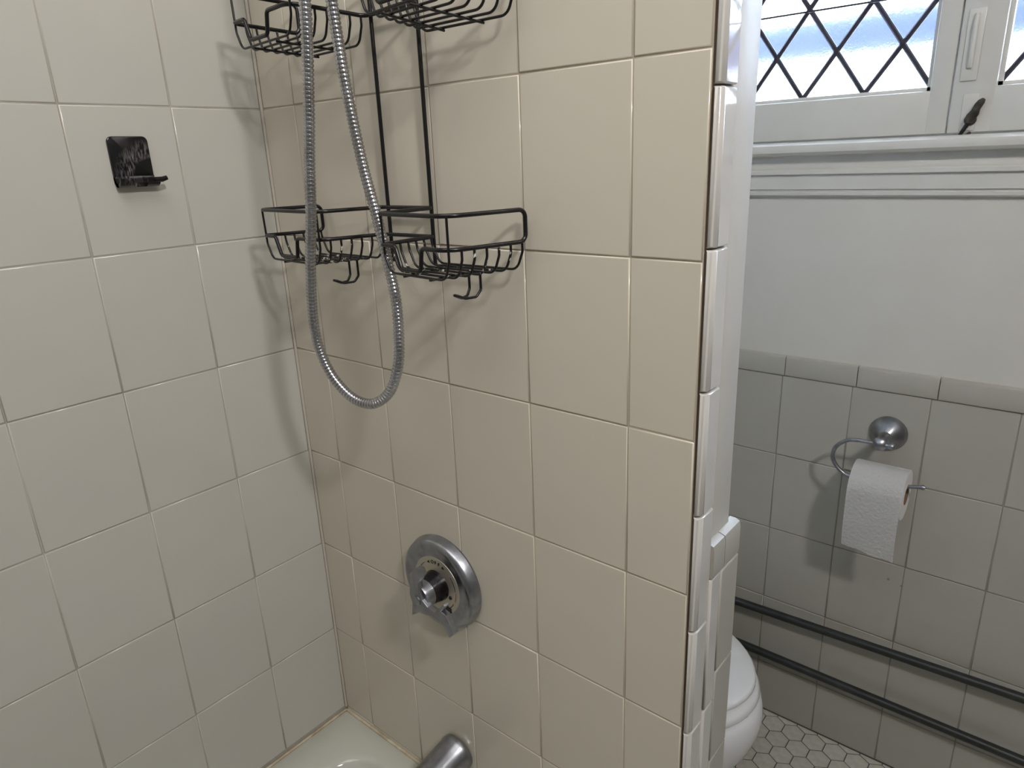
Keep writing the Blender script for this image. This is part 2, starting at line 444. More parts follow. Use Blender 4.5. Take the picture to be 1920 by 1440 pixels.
# toilet side of the left wall: plaster over a tiled wainscot
obj('plaster', bbox(-0.0015, 0.003, 0.1005, YC + 0.004, 0, H), M_paint, wl)
for r in range(5):
    zt = z0c - hC * r; zb = zt - hC if r < 4 else -1.5345
    for k in range(6):
        ya0 = 0.1015 + 0.1505 * k; ya1 = min(ya0 + 0.1505, YC - 0.001)
        if ya1 - ya0 > 0.01:
            tile(wl, (0.0065, (ya0 + ya1) / 2, F + (zt + zb) / 2), (ya1 - ya0) - G * 1.5, zt - zb - G * 1.5, (nY, Z, X), M_tileC)
for k in range(6):
    ya0 = 0.1015 + 0.153 * k; ya1 = min(ya0 + 0.153, YC - 0.001)
    if ya1 - ya0 > 0.01:
        tile(wl, (0.0075, (ya0 + ya1) / 2, F - 0.567), (ya1 - ya0) - G, 0.046, (nY, Z, X), M_tileC, name='cap_tile')
wr = obj('wall_right', bbox(RX, RX + 0.1, BY, YC + 0.12, 0, H), M_paint2); tag(wr, kind='structure')
wb = obj('wall_back', bbox(0, RX + 0.1, BY - 0.1, BY, 0, H), M_paint2); tag(wb, kind='structure')
ce = obj('ceiling', bbox(-0.12, RX + 0.1, BY - 0.1, YC + 0.12, H, H + 0.1), M_paint2); tag(ce, kind='structure')
fl = obj('floor', bbox(-0.12, RX + 0.1, BY - 0.1, YC + 0.12, -0.1, -0.0012), M_hexg); tag(fl, kind='structure', label='floor of small pale hexagonal tiles')

# hexagonal floor tiles
pw, ph = 0.0508, 0.0440
hexes = []
for j in range(-60, 2):
    yy = 0.853 + ph * j
    for i in range(-14, 34):
        xx = 0.639 + pw * i + (pw / 2 if j % 2 else 0)
        if yy < BY or xx > RX: continue
        if xx < 0.80 and -0.01 < yy < 0.105: continue
        if xx < 0.79 and yy < 0.02: continue
        R_ = (pw - 0.0022) / math.sqrt(3)
        poly = [(xx + R_ * math.cos(math.radians(60 * k + 30)), yy + R_ * math.sin(math.radians(60 * k + 30))) for k in range(6)]
        poly = clip(poly, 0.003, RX - 0.003, BY + 0.003, YC - 0.002)
        if poly: hexes.append((xx, yy, poly))
hexes.sort(key=lambda h: (h[0] - 0.70) ** 2 + (h[1] - 0.80) ** 2)
hexes_single = [h for h in hexes if h[1] > 0.1 and 0.40 < h[0]][:230]
ids = {id(h) for h in hexes_single}
hex_mesh = None
def hexbm(bm, poly, ox, oy):
    prism(bm, ccw([(p[0] - ox, p[1] - oy) for p in poly]), (0, 0, 0), X, Y, Z, -0.0012, 0.0, 0.0009)
for xx, yy, poly in hexes_single:
    if len(poly) == 6 and all(abs(math.hypot(p[0] - xx, p[1] - yy) - R_) < 1e-6 for p in poly):
        if hex_mesh is None:
            bm = bmesh.new(); hexbm(bm, poly, xx, yy); hex_mesh = bpy.data.meshes.new('hex_tile'); bm.to_mesh(hex_mesh); bm.free(); hex_mesh.materials.append(M_hex)
        o = obj('hex_tile', None, None, fl, mesh=hex_mesh)
    else:
        bm = bmesh.new(); hexbm(bm, poly, xx, yy); o = obj('hex_tile', bm, M_hex, fl)
    o.location = (xx, yy, random.uniform(-0.0002, 0.0003))
bm = bmesh.new()
for h in hexes:
    if id(h) not in ids: hexbm(bm, h[2], 0, 0)
o = obj('hex_tiles', bm, M_hex, fl); o['kind'] = 'stuff'

# ------------------------------------------------------------------ leaded casement window
win = thing('window_1', 'white painted double casement window with diamond leaded glass', None, (0, 0, 0), kind='structure')
def frame_box(name, x0, x1, y0, y1, z0, z1, par, bev=0.003, mt=None):
    return obj(name, bbox(x0, x1, y0, y1, F + z0, F + z1, bev), mt or M_trim, par, smooth=35)
GZ0, GZ1 = -0.003, 0.665
def sash(gx0, gx1, sx0, sx1):
    s = bpy.data.objects.new('sash', None); C.objects.link(s); s.parent = win
    # stiles and rails
    for a, c, d, e in ((sx0, gx0, -0.0795, GZ1 + 0.04), (gx1, sx1, -0.0795, GZ1 + 0.04)):
        frame_box('stile', a, c, YC - 0.004, YC + 0.034, d, e, s)
    frame_box('bottom_rail', gx0 - 0.004, gx1 + 0.004, YC - 0.0035, YC + 0.034, -0.0795, GZ0, s)
    frame_box('top_rail', gx0 - 0.004, gx1 + 0.004, YC - 0.0035, YC + 0.034, GZ1, GZ1 + 0.04, s)
    # putty bead round the glass
    bm = bmesh.new()
    q = 0.006
    for (a, c, d, e) in ((gx0, gx1, GZ0, GZ0 + q), (gx0, gx1, GZ1 - q, GZ1), (gx0, gx0 + q, GZ0, GZ1), (gx1 - q, gx1, GZ0, GZ1)):
        box(bm, a - 0.001, c + 0.001, YC + 0.008, YC + 0.026, F + d - 0.001, F + e + 0.001)
    obj('glazing_bead', bm, M_trim, s)
    # leaded diamonds
    dw, dh = 0.1175, 0.167
    ox = gx1 if gx1 < 0.85 else gx0
    yy = YC + 0.017
    for a in range(-9, 10):
        for b_ in range(-1, 10):
            cx = ox + dw / 2 * a; cz = GZ0 + 0.004 + dh / 2 * b_
            if (a + b_) % 2 == 0: continue
            poly = clip([(cx - dw / 2, cz), (cx, cz - dh / 2), (cx + dw / 2, cz), (cx, cz + dh / 2)], gx0 + 0.002, gx1 - 0.002, GZ0 + 0.002, GZ1 - 0.002)
            if len(poly) < 3: continue
            ar = abs(sum(poly[i - 1][0] * poly[i][1] - poly[i][0] * poly[i - 1][1] for i in range(len(poly)))) / 2
            if ar < 1e-4: continue
            bm = bmesh.new(); prism(bm, ccw(poly), (0, yy, F), X, Z, nY, -0.0015, 0.0015, 0.0)
            obj('pane', bm, M_glass, s)
    bm = bmesh.new()
    slope = dh / dw
    for sgn in (1, -1):
        for k in range(-14, 15):
            x_at = ox + dw * k; z_at = GZ0 + 0.004
            # line z = z_at + sgn*slope*(x-x_at) clipped to the light
            ps = []
            for xx in (gx0, gx1):
                zz = z_at + sgn * slope * (xx - x_at)
                if GZ0 <= zz <= GZ1: ps.append((xx, zz))
            for zz in (GZ0, GZ1):
                xx = x_at + sgn * (zz - z_at) / slope
                if gx0 < xx < gx1: ps.append((xx, zz))
            if len(ps) >= 2:
                p, q_ = ps[0], ps[1]
                d = Vector((q_[0] - p[0], 0, q_[1] - p[1]))
                if d.length < 0.02: continue
                d.normalize(); nn = Vector((-d.z, 0, d.x))
                off = 0.0 if sgn > 0 else 0.0002
                hw, ht = 0.0046, 0.0034
                sec = [(-hw, -0.0012), (-hw * 0.5, -ht), (hw * 0.5, -ht), (hw, -0.0012), (hw, 0.0012), (hw * 0.5, ht), (-hw * 0.5, ht), (-hw, 0.0012)]
                loft(bm, [[Vector((r[0], yy + off, F + r[1])) + nn * s_[0] + Vector((0, s_[1], 0)) for s_ in sec] for r in (p, q_)], True, True)
    # solder joints
    for a in range(-9, 10):
        for b_ in range(0, 9):
            if (a + b_) % 2: continue
            cx = ox + dw / 2 * a; cz = GZ0 + 0.004 + dh / 2 * b_
            if gx0 + 0.01 < cx < gx1 - 0.01 and cz < GZ1 - 0.01:
                lathe(bm, [(-0.0046, 0), (-0.004, 0.005), (0.004, 0.005), (0.0046, 0)], Y, (cx, yy, F + cz), 10)
    obj('leading', bm, M_lead, s)
    obj('saddle_bar', tube([(gx0, yy - 0.007, F + 0.163), (gx1, yy - 0.007, F + 0.163)], 0.0019, 8), M_lead, s, smooth=60)
    return s
sash(0.3225, 0.7945, 0.289, 0.8285)
s2 = sash(0.8975, 1.3695, 0.8305, 1.403)
frame_box('frame_jamb', WX0 - 0.006, WX0 + 0.001, YC - 0.006, YC + 0.10, -0.08, 0.72, win)
frame_box('frame_jamb', WX1 - 0.001, WX1 + 0.006, YC - 0.006, YC + 0.10, -0.08, 0.72, win)
frame_box('frame_head', WX0, WX1, YC - 0.006, YC + 0.10, 0.706, 0.74, win)
frame_box('frame_stop', WX0, WX1, YC + 0.036, YC + 0.10, -0.09, -0.0815 + 0.012, win)
# keeper strip over the meeting stiles' painted bolt
frame_box('bolt_plate', 0.840, 0.866, YC - 0.0075, YC - 0.003, 0.008, 0.125, win, 0.0015)
obj('bolt_rod', tube(fillet([(0.853, YC - 0.008, F + 0.115), (0.853, YC - 0.012, F + 0.10), (0.853, YC - 0.012, F + 0.045), (0.853, YC - 0.008, F + 0.030)], 0.006), 0.0042, 10), M_trim, win, smooth=60)
frame_box('catch_plate', 0.850, 0.874, YC - 0.0065, YC - 0.003, -0.076, -0.014, win, 0.0015)
# profiled stool and apron
prof = [(0.02, -0.0825), (-0.024, -0.0825), (-0.032, -0.0845), (-0.037, -0.089), (-0.0385, -0.096), (-0.037, -0.103), (-0.032, -0.1085), (-0.024, -0.1105), (-0.006, -0.111),
        (-0.0055, -0.120), (-0.008, -0.129), (-0.013, -0.135), (-0.0165, -0.137), (-0.018, -0.1395), (-0.018, -0.1465), (-0.0155, -0.148), (-0.011, -0.1485),
        (-0.0105, -0.177), (-0.0065, -0.1785), (-0.0065, -0.1815), (-0.0085, -0.183), (-0.008, -0.189), (-0.004, -0.1925), (0.006, -0.193), (0.02, -0.193)]
bm = bmesh.new(); loft(bm, [[(x, YC + y, F + z) for y, z in prof] for x in (0.20, 1.50)], True, True)
sill = obj('sill', bm, M_trim, win, smooth=28)
bm = bmesh.new()   # latch slot worn into the sill
lathe(bm, [(0, 0.0), (0.0004, 0.008), (0.0008, 0.008), (0.001, 0.0)], (0, -0.35, 0.94), (0.868, YC - 0.0205, F - 0.0832), 20, 0.42, 1.8)
obj('strike_slot', bm, M_sfit, win)

latch = thing('casement_latch', 'worn dark bronze lever latch tilted at the foot of the window meeting stile', 'latch', (0.866, YC - 0.0065, F - 0.058))
bm = bmesh.new(); lathe(bm, [(0, 0.010), (0.003, 0.0095), (0.005, 0.006), (0.011, 0.006), (0.0125, 0.0)], nY, (0, 0, 0), 20)
obj('pivot', bm, M_latch, latch, smooth=40)
bm = bmesh.new()
loft(bm, [[Vector((math.cos(t) * r, -0.009 - 0.004 * math.sin(t), 0)) + Vector((0.40, -0.05, 0.90)) * s for t in [2 * math.pi * k / 12 for k in range(12)]] for s, r in ((-0.006, 0.004), (0.000, 0.0085), (0.010, 0.0095), (0.018, 0.0068), (0.030, 0.0072), (0.036, 0.0055), (0.039, 0.0015))], True, True)
obj('lever', bm, M_latch, latch, smooth=60)
obj('bolt', tube([(-0.001, -0.006, -0.004), (-0.008, -0.008, -0.018), (-0.0115, -0.0085, -0.0255)], [0.0042, 0.0034, 0.003], 8), M_dark, latch, smooth=60)

# ------------------------------------------------------------------ outside: a neighbour's house
nb = thing('neighbour_house', 'pale house with a blue band under its eaves, blurred behind the leaded window', 'house', (0.8, 5.2, 0))
obj('wall', bbox(-5, 6, 0, 0.3, -1, 2.06), mat('white_render', (232, 226, 222), 0.8), nb)
obj('fascia', bbox(-5, 6, -0.15, 0.1, 2.06, 2.33), mat('blue_fascia', (8, 26, 84), 0.6), nb)
obj('roof', bbox(-5, 6, -0.2, 3.0, 2.33, 2.52), mat('pale_roof', (235, 238, 240), 0.7), nb)

# ------------------------------------------------------------------ bathtub
def rrect(x0, x1, y0, y1, r, z, n=8):
    out = []
    for cx, cy, a0 in ((x1 - r, y1 - r, 0), (x0 + r, y1 - r, 90), (x0 + r, y0 + r, 180), (x1 - r, y0 + r, 270)):
        for k in range(n + 1):
            t = math.radians(a0 + 90 * k / n); out.append((cx + r * math.cos(t), cy + r * math.sin(t), z))
    return out
RZ = F - 1.2085
tub = thing('bathtub', 'white enamelled bathtub in the corner below the spout', 'bathtub', (0.38, -0.76, 0))
def sh(L): return [(x - 0.38, y + 0.76, z) for x, y, z in L]
bm = bmesh.new()
loops = [rrect(0.0015, 0.755, -1.515, -0.0015, 0.004, 0.001), rrect(0.0015, 0.755, -1.515, -0.0015, 0.004, RZ - 0.012),
         rrect(0.0025, 0.751, -1.512, -0.0025, 0.004, RZ - 0.003), rrect(0.006, 0.744, -1.508, -0.006, 0.004, RZ),
         rrect(0.088, 0.690, -1.44, -0.042, 0.075, RZ), rrect(0.094, 0.684, -1.434, -0.048, 0.078, RZ - 0.002), rrect(0.100, 0.678, -1.428, -0.054, 0.08, RZ - 0.008),
         rrect(0.108, 0.670, -1.41, -0.062, 0.085, RZ - 0.05), rrect(0.125, 0.655, -1.36, -0.085, 0.10, RZ - 0.22), rrect(0.15, 0.63, -1.32, -0.11, 0.10, RZ - 0.27), rrect(0.19, 0.59, -1.28, -0.15, 0.10, RZ - 0.283)]
loft(bm, [sh(L) for L in loops], False, True)
obj('basin', bm, M_tub, tub, smooth=50)
bm = bmesh.new()
for pts in ([(0.002, -1.5, RZ), (0.002, -0.004, RZ), (0.002, -0.003, RZ + 0.001)], [(0.003, -0.002, RZ), (0.75, -0.002, RZ)]):
    sweep(bm, sh(pts), 0.0032, 8)
obj('caulk_bead', bm, M_caulk, tub, smooth=60)

# ------------------------------------------------------------------ spout
sp = thing('tub_spout', 'chrome tub spout low on the partition wall above the tub', 'spout', (0.345, 0, F - 1.105))
bm = bmesh.new(); lathe(bm, [(0.0, 0.0), (0.0, 0.034), (0.004, 0.0352), (0.010, 0.0352), (0.0125, 0.034), (0.06, 0.0325), (0.11, 0.031), (0.128, 0.029), (0.135, 0.022), (0.136, 0)], (0, -1, -0.10), (0, -0.0005, 0), 40)
obj('body', bm, M_chrome, sp, smooth=45)
bm = bmesh.new(); lathe(bm, [(0, 0.016), (0.018, 0.015), (0.018, 0.012), (0.006, 0.011)], (0, -0.1, -1), (0, -0.112, -0.030), 24)
obj('nozzle', bm, M_chrome, sp, smooth=45)

# ------------------------------------------------------------------ shower valve
vx, vz = 0.345, F - 0.747
va = thing('shower_valve', 'round chrome shower valve with a pointed lever knob on the partition wall', 'valve', (vx, 0, vz))
bm = bmesh.new(); lathe(bm, [(0.0, 0.0), (0.0, 0.081), (0.003, 0.082), (0.014, 0.079), (0.018, 0.0765), (0.0205, 0.072), (0.0205, 0.066), (0.0185, 0.060), (0.0178, 0.051), (0.0178, 0)], nY, (0, -0.0004, 0), 72)
obj('escutcheon', bm, M_chrome, va, smooth=30)
bm = bmesh.new(); lathe(bm, [(0.0176, 0.0), (0.0176, 0.051), (0.0186, 0.0505), (0.0188, 0.049), (0.0188, 0)], nY, (0, 0, 0), 64)
dial = obj('dial', bm, M_satin, va, smooth=30)
yd = -0.0192
def arc(a0, a1, r, wd, mt, nm='arc_mark'):
    bm = bmesh.new(); n = 14; prev = None
    for k in range(n + 1):
        t = math.radians(a0 + (a1 - a0) * k / n)
        w2 = wd * (0.6 + 0.4 * math.sin(math.pi * k / n))
        p = [bm.verts.new((r2 * math.cos(t), y_, r2 * math.sin(t))) for r2, y_ in ((r - w2, yd), (r + w2, yd), (r + w2, yd + 0.0006), (r - w2, yd + 0.0006))]
        if prev:
            for q in range(4): bm.faces.new((prev[q], prev[(q + 1) % 4], p[(q + 1) % 4], p[q]))
        prev = p
    bmesh.ops.recalc_face_normals(bm, faces=bm.faces)
    return obj(nm, bm, mt, dial)
arc(125, 165, 0.042, 0.0005, M_ink); arc(5, 40, 0.042, 0.0005, M_ink); arc(-22, 2, 0.043, 0.0005, M_red); arc(-52, -30, 0.042, 0.0006, M_ink)
for a in (112, 66):
    t = math.radians(a); bm = bmesh.new(); c_ = Vector((0.0415 * math.cos(t), yd, 0.0415 * math.sin(t)))
    d = Vector((-math.sin(t), 0, math.cos(t))) * (1 if a > 90 else -1); nn = Vector((math.cos(t), 0, math.sin(t)))
    tri = [c_ + d * 0.0042, c_ - d * 0.002 + nn * 0.0024, c_ - d * 0.002 - nn * 0.0024]
    loft(bm, [tri, [p + Vector((0, 0.0006, 0)) for p in tri]], True, True); obj('arrow_mark', bm, M_ink, dial)
for ch, a in (('O', 99), ('F', 89), ('F', 79)):
    cu = bpy.data.curves.new('t', 'FONT'); cu.body = ch; cu.size = 0.0085; cu.align_x = 'CENTER'; cu.align_y = 'CENTER'; cu.extrude = 0.0002; cu.offset = 0.00012
    to = bpy.data.objects.new('t', cu); C.objects.link(to)
    bpy.context.view_layer.update()
    me = bpy.data.meshes.new_from_object(to.evaluated_get(bpy.context.evaluated_depsgraph_get()))
    bpy.data.objects.remove(to); me.materials.clear(); me.materials.append(M_ink)
    t = math.radians(a); lo = obj('letter', None, None, dial, mesh=me)
    lo.location = (0.0415 * math.cos(t), yd, 0.0415 * math.sin(t))
    lo.rotation_euler = (math.pi / 2, -(t - math.pi / 2), 0)
bm = bmesh.new(); poly = [(-0.008, -0.006), (0.0, -0.009), (0.009, -0.004), (0.009, 0.004), (0.0, 0.0065), (-0.008, 0.004)]
prism(bm, ccw(poly), (0.021, yd + 0.0004, -0.037), X, Z, nY, 0, 0.0012, 0.0003); obj('stop_mark', bm, M_ink, dial)
bm = bmesh.new(); lathe(bm, [(0, 0.0033), (0.001, 0.003), (0.0012, 0)], nY, (0.030, yd, -0.012), 16); obj('screw', bm, M_dark, dial, smooth=40)
bm = bmesh.new(); lathe(bm, [(0.018, 0.027), (0.022, 0.0265), (0.036, 0.0235), (0.044, 0.022)], nY, (0, 0, 0), 40)
obj('sleeve', bm, M_dark, va, smooth=45)
bm = bmesh.new(); lathe(bm, [(0.040, 0.0215), (0.041, 0.0225), (0.055, 0.0205), (0.0585, 0.019), (0.0585, 0)], nY, (0, 0, 0), 40)
kn = obj('knob', bm, M_chrome, va, smooth=45)
# pointed star lever, front face 65 mm off the wall (offsets from the valve axis)
LEV = [(-0.011, 0.041), (0.006, 0.058), (0.014, 0.059), (0.019, 0.048), (0.006, 0.03), (0.007, 0.016), (0.013, 0.002), (0.024, -0.006), (0.039, -0.008), (0.062, 0.015), (0.065, 0.013), (0.054, -0.001), (0.064, -0.004), (0.075, -0.022), (0.08, -0.03), (0.068, -0.043), (0.055, -0.026), (0.043, -0.022), (0.029, -0.021), (0.002, -0.026), (-0.016, -0.039), (-0.012, -0.012), (-0.017, 0.001)]

bm = bmesh.new(); prism(bm, ccw(LEV)[::1], (0, 0, 0), X, Z, nY, 0.054, 0.064, 0.0016)
lv = obj('lever', bm, M_chrome, va, smooth=25)
bm = bmesh.new(); lathe(bm, [(0.062, 0.0082), (0.0655, 0.0080), (0.0662, 0.0068), (0.0662, 0)], nY, (0.001, 0, -0.003), 24)
obj('screw_cap', bm, M_chrome, lv, smooth=35)

# ------------------------------------------------------------------ razor hook on the left wall
hk = thing('wall_hook', 'black plastic adhesive hook with a forked lip on the left tiled wall', 'hook', (0.0005, -0.2205, F - 0.072))
bm = bmesh.new()
outl = []
for cy, cz, a0 in ((0.020, 0.024, 0), (-0.020, 0.024, 90)):
    for k in range(7):
        t = math.radians(a0 + 90 * k / 6); outl.append((cy + 0.0075 * math.cos(t), cz + 0.0075 * math.sin(t)))
outl += [(-0.0275, -0.026), (0.0275, -0.026)]
prism(bm, ccw(outl), (0, 0, 0), Y, Z, X, 0, 0.0042, 0.0012)
obj('plate', bm, M_rubber, hk, smooth=40)
bm = bmesh.new()   # curled lip: swept section along y, with a gap in the middle
sec = [(0.0, -0.024), (0.001, -0.031), (0.006, -0.0365), (0.013, -0.037), (0.0195, -0.034), (0.0225, -0.029), (0.0228, -0.025), (0.020, -0.025), (0.018, -0.030), (0.0125, -0.0325), (0.008, -0.0315), (0.0052, -0.027), (0.0042, -0.022)]
def lip(y0, y1, s):
    loft(bm, [[(x, y, z) for x, z in s] for y in (y0, y1)], True, True)
lip(-0.0275, 0.0275, sec[:4] + [(0.0125, -0.0325), (0.008, -0.0315), (0.0052, -0.027), (0.0042, -0.022)])
lip(-0.0275, -0.007, sec); lip(0.010, 0.0275, sec)
bmesh.ops.recalc_face_normals(bm, faces=bm.faces)
obj('lip', bm, M_rubber, hk, smooth=40)
obj('prong', tube([(0.020, 0.020, -0.028), (0.0215, 0.030, -0.028), (0.0225, 0.037, -0.026)], [0.0038, 0.0038, 0.0032], 10), M_rubber, hk, smooth=60)

# ------------------------------------------------------------------ hanging wire caddy
cd = thing('shower_caddy', 'black wire two tier shower caddy hanging on the partition wall', 'caddy', (0.344, -0.010, F + 0.30))
CO = Vector((0.344, -0.010, F + 0.30))
def cv(pts): return [Vector(p) - CO for p in pts]
RW = 0.0027
for px in (0.299, 0.386):
    obj('post', tube(cv([(px, -0.0085, F - 0.226), (px, -0.0085, F + 0.40)]), 0.0028, 10), M_black, cd, smooth=60)
obj('top_hook', tube(cv(fillet([(0.299, -0.0085, F + 0.40), (0.322, -0.0085, F + 0.52), (0.333, -0.04, F + 0.5475), (0.344, -0.04, F + 0.5475), (0.355, -0.04, F + 0.5475), (0.366, -0.0085, F + 0.52), (0.386, -0.0085, F + 0.40)], 0.02)), 0.0028, 10), M_black, cd, smooth=60)
RAIL = {}
def tier(z, hooks, mres, tilt=0.0):
    def cv(pts): return [Vector((p[0], p[1], p[2] + tilt * (-p[1] - 0.01) / 0.1)) - CO for p in pts]
    zg = z + 0.0375
    eL = (0.139, -0.008); fL = (0.110, -0.094); fL2 = (0.262, -0.106); iL = (0.292, -0.0135)
    iR = (0.391, -0.0135); fR = (0.394, -0.105); fR2 = (0.521, -0.119); eR = (0.547, -0.010)
    def lerp(a, c, t, zz): return (a[0] + (c[0] - a[0]) * t, a[1] + (c[1] - a[1]) * t, zz)
    def notch(a, c): return [lerp(a, c, 0.22, z), lerp(a, c, 0.30, z - 0.027), lerp(a, c, 0.60, z - 0.027), lerp(a, c, 0.635, z)]
    pts, rr = [], []
    def add(p, r, zz=None):
        pts.append(p if len(p) == 3 else (p[0], p[1], zz)); rr.append(r)
    add(eL, 0.008, z); add(fL, 0.006, z)
    for q in notch(fL, fL2): add(q, 0.006)
    add(fL2, 0.024, z); add(iL, 0.012, z); add(iR, 0.004, z); add(fR, 0.005, z)
    for q in notch(fR, fR2): add(q, 0.006)
    add(fR2, 0.028, z); add(eR, 0.009, z); add(eR, 0.009, zg)
    add(fR2, 0.028, zg); add(fR, 0.005, zg); add(iR, 0.004, zg); add(iL, 0.012, zg); add(fL2, 0.024, zg); add(fL, 0.006, zg); add(eL, 0.008, zg)
    obj('rail', tube(cv(fillet([(p[0] , p[1], F + p[2]) for p in pts], rr, True, 6)), RW, 10, True), M_black, cd, smooth=60)
    for a, f1, f2, e in ((eL, fL, fL2, iL), (iR, fR, fR2, eR)):
        # basket = lengthwise floor wires; bars are its sub-parts
        zb = z - 0.034
        def side(t, zz):   # t along y: 0 front, 1 wall
            return lerp(f1, a, t, zz), lerp(f2, e, t, zz)
        bm = bmesh.new()
        for s in (0.30, 0.70):
            p0 = lerp(*side(0.02, zb - 0.0025), s, zb - 0.0025); p1 = lerp(*side(0.97, zb - 0.0025), s, zb - 0.0025)
            sweep(bm, cv([(p0[0], p0[1], F + zb - 0.0026), (p1[0], p1[1], F + zb - 0.0026)]), 0.0016, 8)
        bk = obj('basket', bm, mres, cd, smooth=60)
        for k in range(7):
            t = 0.02 + 0.155 * k
            A, B = side(t, z); up = zg if k == 0 else z
            Ai, Bi = lerp(A, B, 0.09, zb), lerp(A, B, 0.94, zb)
            pts2 = [(A[0], A[1], F + up), (A[0] + (0.002), A[1], F + z - 0.012), (Ai[0], Ai[1], F + zb), (Bi[0], Bi[1], F + zb), (B[0], B[1], F + z - 0.012), (B[0], B[1], F + up)]
            obj('bar', tube(cv(fillet(pts2, [0, 0.012, 0.014, 0.014, 0.012, 0], n=5)), 0.0016, 8), mres if 0 < k < 6 else M_black, bk, smooth=60)
        if not hooks: continue
        # razor hook bent from one wire below the basket
        hx, hy = (0.253 if a is eL else 0.492), -0.045
        zt = F + zb - 0.001
        w2 = 0.0095
        pts3 = [(hx - w2, hy, zt), (hx - w2, hy, zt - 0.022), (hx - w2 * 0.8, hy - 0.007, zt - 0.030), (hx - 0.003, hy - 0.022, zt - 0.030), (hx - 0.003, hy - 0.036, zt - 0.024),
                (hx + 0.003, hy - 0.036, zt - 0.024), (hx + 0.003, hy - 0.022, zt - 0.030), (hx + w2 * 0.8, hy - 0.007, zt - 0.030), (hx + w2, hy, zt - 0.022), (hx + w2, hy, zt)]
        obj('hook', tube(cv(smooth_path(fillet(pts3, 0.006, n=3), 3)), 0.0017, 8), M_black, cd, smooth=60)
tier(-0.187, True, M_residue)
tier(0.092, False, M_black, 0.010)

# ------------------------------------------------------------------ shower arm and corrugated hose
arm = thing('shower_outlet', 'chrome shower arm high on the partition wall, holding the hose and caddy', 'pipe', (0.344, 0, F + 0.530))
obj('pipe', tube(smooth_path([(0, 0, 0), (0, -0.04, 0.004), (0, -0.09, -0.005), (0, -0.13, -0.03)], 6), 0.0105, 16), M_chrome, arm, smooth=60)
bm = bmesh.new(); lathe(bm, [(0, 0), (0, 0.03), (0.004, 0.028), (0.010, 0.014)], nY, (0, -0.0005, 0), 32); obj('flange', bm, M_chrome, arm, smooth=40)
bm = bmesh.new(); lathe(bm, [(0, 0), (0, 0.016), (0.012, 0.018), (0.045, 0.018), (0.055, 0.012), (0.055, 0)], (0, -0.5, -0.8), (0, -0.118, -0.018), 24); obj('diverter', bm, M_chrome, arm, smooth=40)

ctrl = [(0.350, -0.137, 0.47), (0.341, -0.134, 0.25), (0.331, -0.131, 0.090), (0.3125, -0.130, -0.022), (0.300, -0.130, -0.085), (0.289, -0.130, -0.149), (0.2745, -0.130, -0.210), (0.2640, -0.129, -0.263), (0.2585, -0.127, -0.305), (0.2610, -0.124, -0.340),
        (0.2760, -0.120, -0.374), (0.3010, -0.115, -0.398), (0.3270, -0.110, -0.4075), (0.3530, -0.106, -0.403), (0.3780, -0.101, -0.382), (0.3920, -0.096, -0.347), (0.3930, -0.091, -0.312), (0.3860, -0.084, -0.262), (0.3730, -0.081, -0.212), (0.3590, -0.081, -0.151), (0.3440, -0.083, -0.087),
        (0.3340, -0.088, 0.003), (0.3290, -0.092, 0.097), (0.334, -0.110, 0.27), (0.344, -0.130, 0.47)]
hose_pts = smooth_path([(x, y, F + z) for x, y, z in ctrl], 24)
# resample at the corrugation pitch
Ls = [0.0]
for a, c in zip(hose_pts, hose_pts[1:]): Ls.append(Ls[-1] + (c - a).length)
def at(s):
    import bisect
    i = min(max(bisect.bisect_right(Ls, s) - 1, 0), len(Ls) - 2); t = (s - Ls[i]) / max(1e-9, Ls[i + 1] - Ls[i])
    return hose_pts[i].lerp(hose_pts[i + 1], t)
pitch = 0.0049; s = 0.0; P, Rr = [], []
while s < Ls[-1] - pitch:
    for f, r in ((0.0, 0.00605), (0.10, 0.0061), (0.17, 0.0070), (0.45, 0.0074), (0.80, 0.0070), (0.90, 0.0061)):
        P.append(at(s + f * pitch)); Rr.append(r)
    s += pitch
hz = thing('shower_hose', 'ribbed steel shower hose hanging in a long loop in front of the caddy', 'hose', (0.33, -0.11, F - 0.41))
hz_o = Vector((0.33, -0.11, F - 0.41))
obj('ribbed_tube', tube([p - hz_o for p in P], Rr, 18), M_hose, hz, smooth=32)

# ------------------------------------------------------------------ paper holder and roll
tx, tz = 0.805, F - 0.682
th = thing('paper_holder', 'chrome toilet paper holder with a curved arm and round rose on the tiled wall', 'holder', (tx, YC, tz))
bm = bmesh.new(); lathe(bm, [(0, 0), (0, 0.0375), (0.003, 0.0378), (0.005, 0.036), (0.007, 0.0355), (0.012, 0.032), (0.022, 0.022), (0.028, 0.015), (0.030, 0.0125), (0.033, 0.0135), (0.036, 0.0115), (0.050, 0.0105), (0.062, 0.0105), (0.066, 0.0135), (0.078, 0.0135), (0.084, 0.008), (0.086, 0)], nY, (0, 0, 0), 40)
obj('rose', bm, M_chrome, th, smooth=35)
ya = 0.814 - YC
obj('crossbar', tube([(-0.012, ya, 0.0), (0.020, ya, 0.0)], 0.0058, 12), M_chrome, th, smooth=60)
bm = bmesh.new(); lathe(bm, [(0, 0.0), (0.001, 0.0072), (0.006, 0.0082), (0.011, 0.006), (0.0135, 0)], X, (0.017, ya, 0), 16); obj('finial', bm, M_chrome, th, smooth=45)
armp = [(-0.010, ya, 0.0), (-0.045, ya, -0.001), (-0.066, ya, -0.008), (-0.083, ya, -0.026), (-0.087, ya, -0.048), (-0.079, ya, -0.067), (-0.062, ya, -0.082), (-0.045, ya, -0.0865), (-0.03, ya, -0.0865), (0.04, ya, -0.0838), (0.062, ya, -0.079), (0.086, ya, -0.0735)]
obj('arm', tube(smooth_path(armp, 6), 0.0042, 12), M_chrome, th, smooth=60)
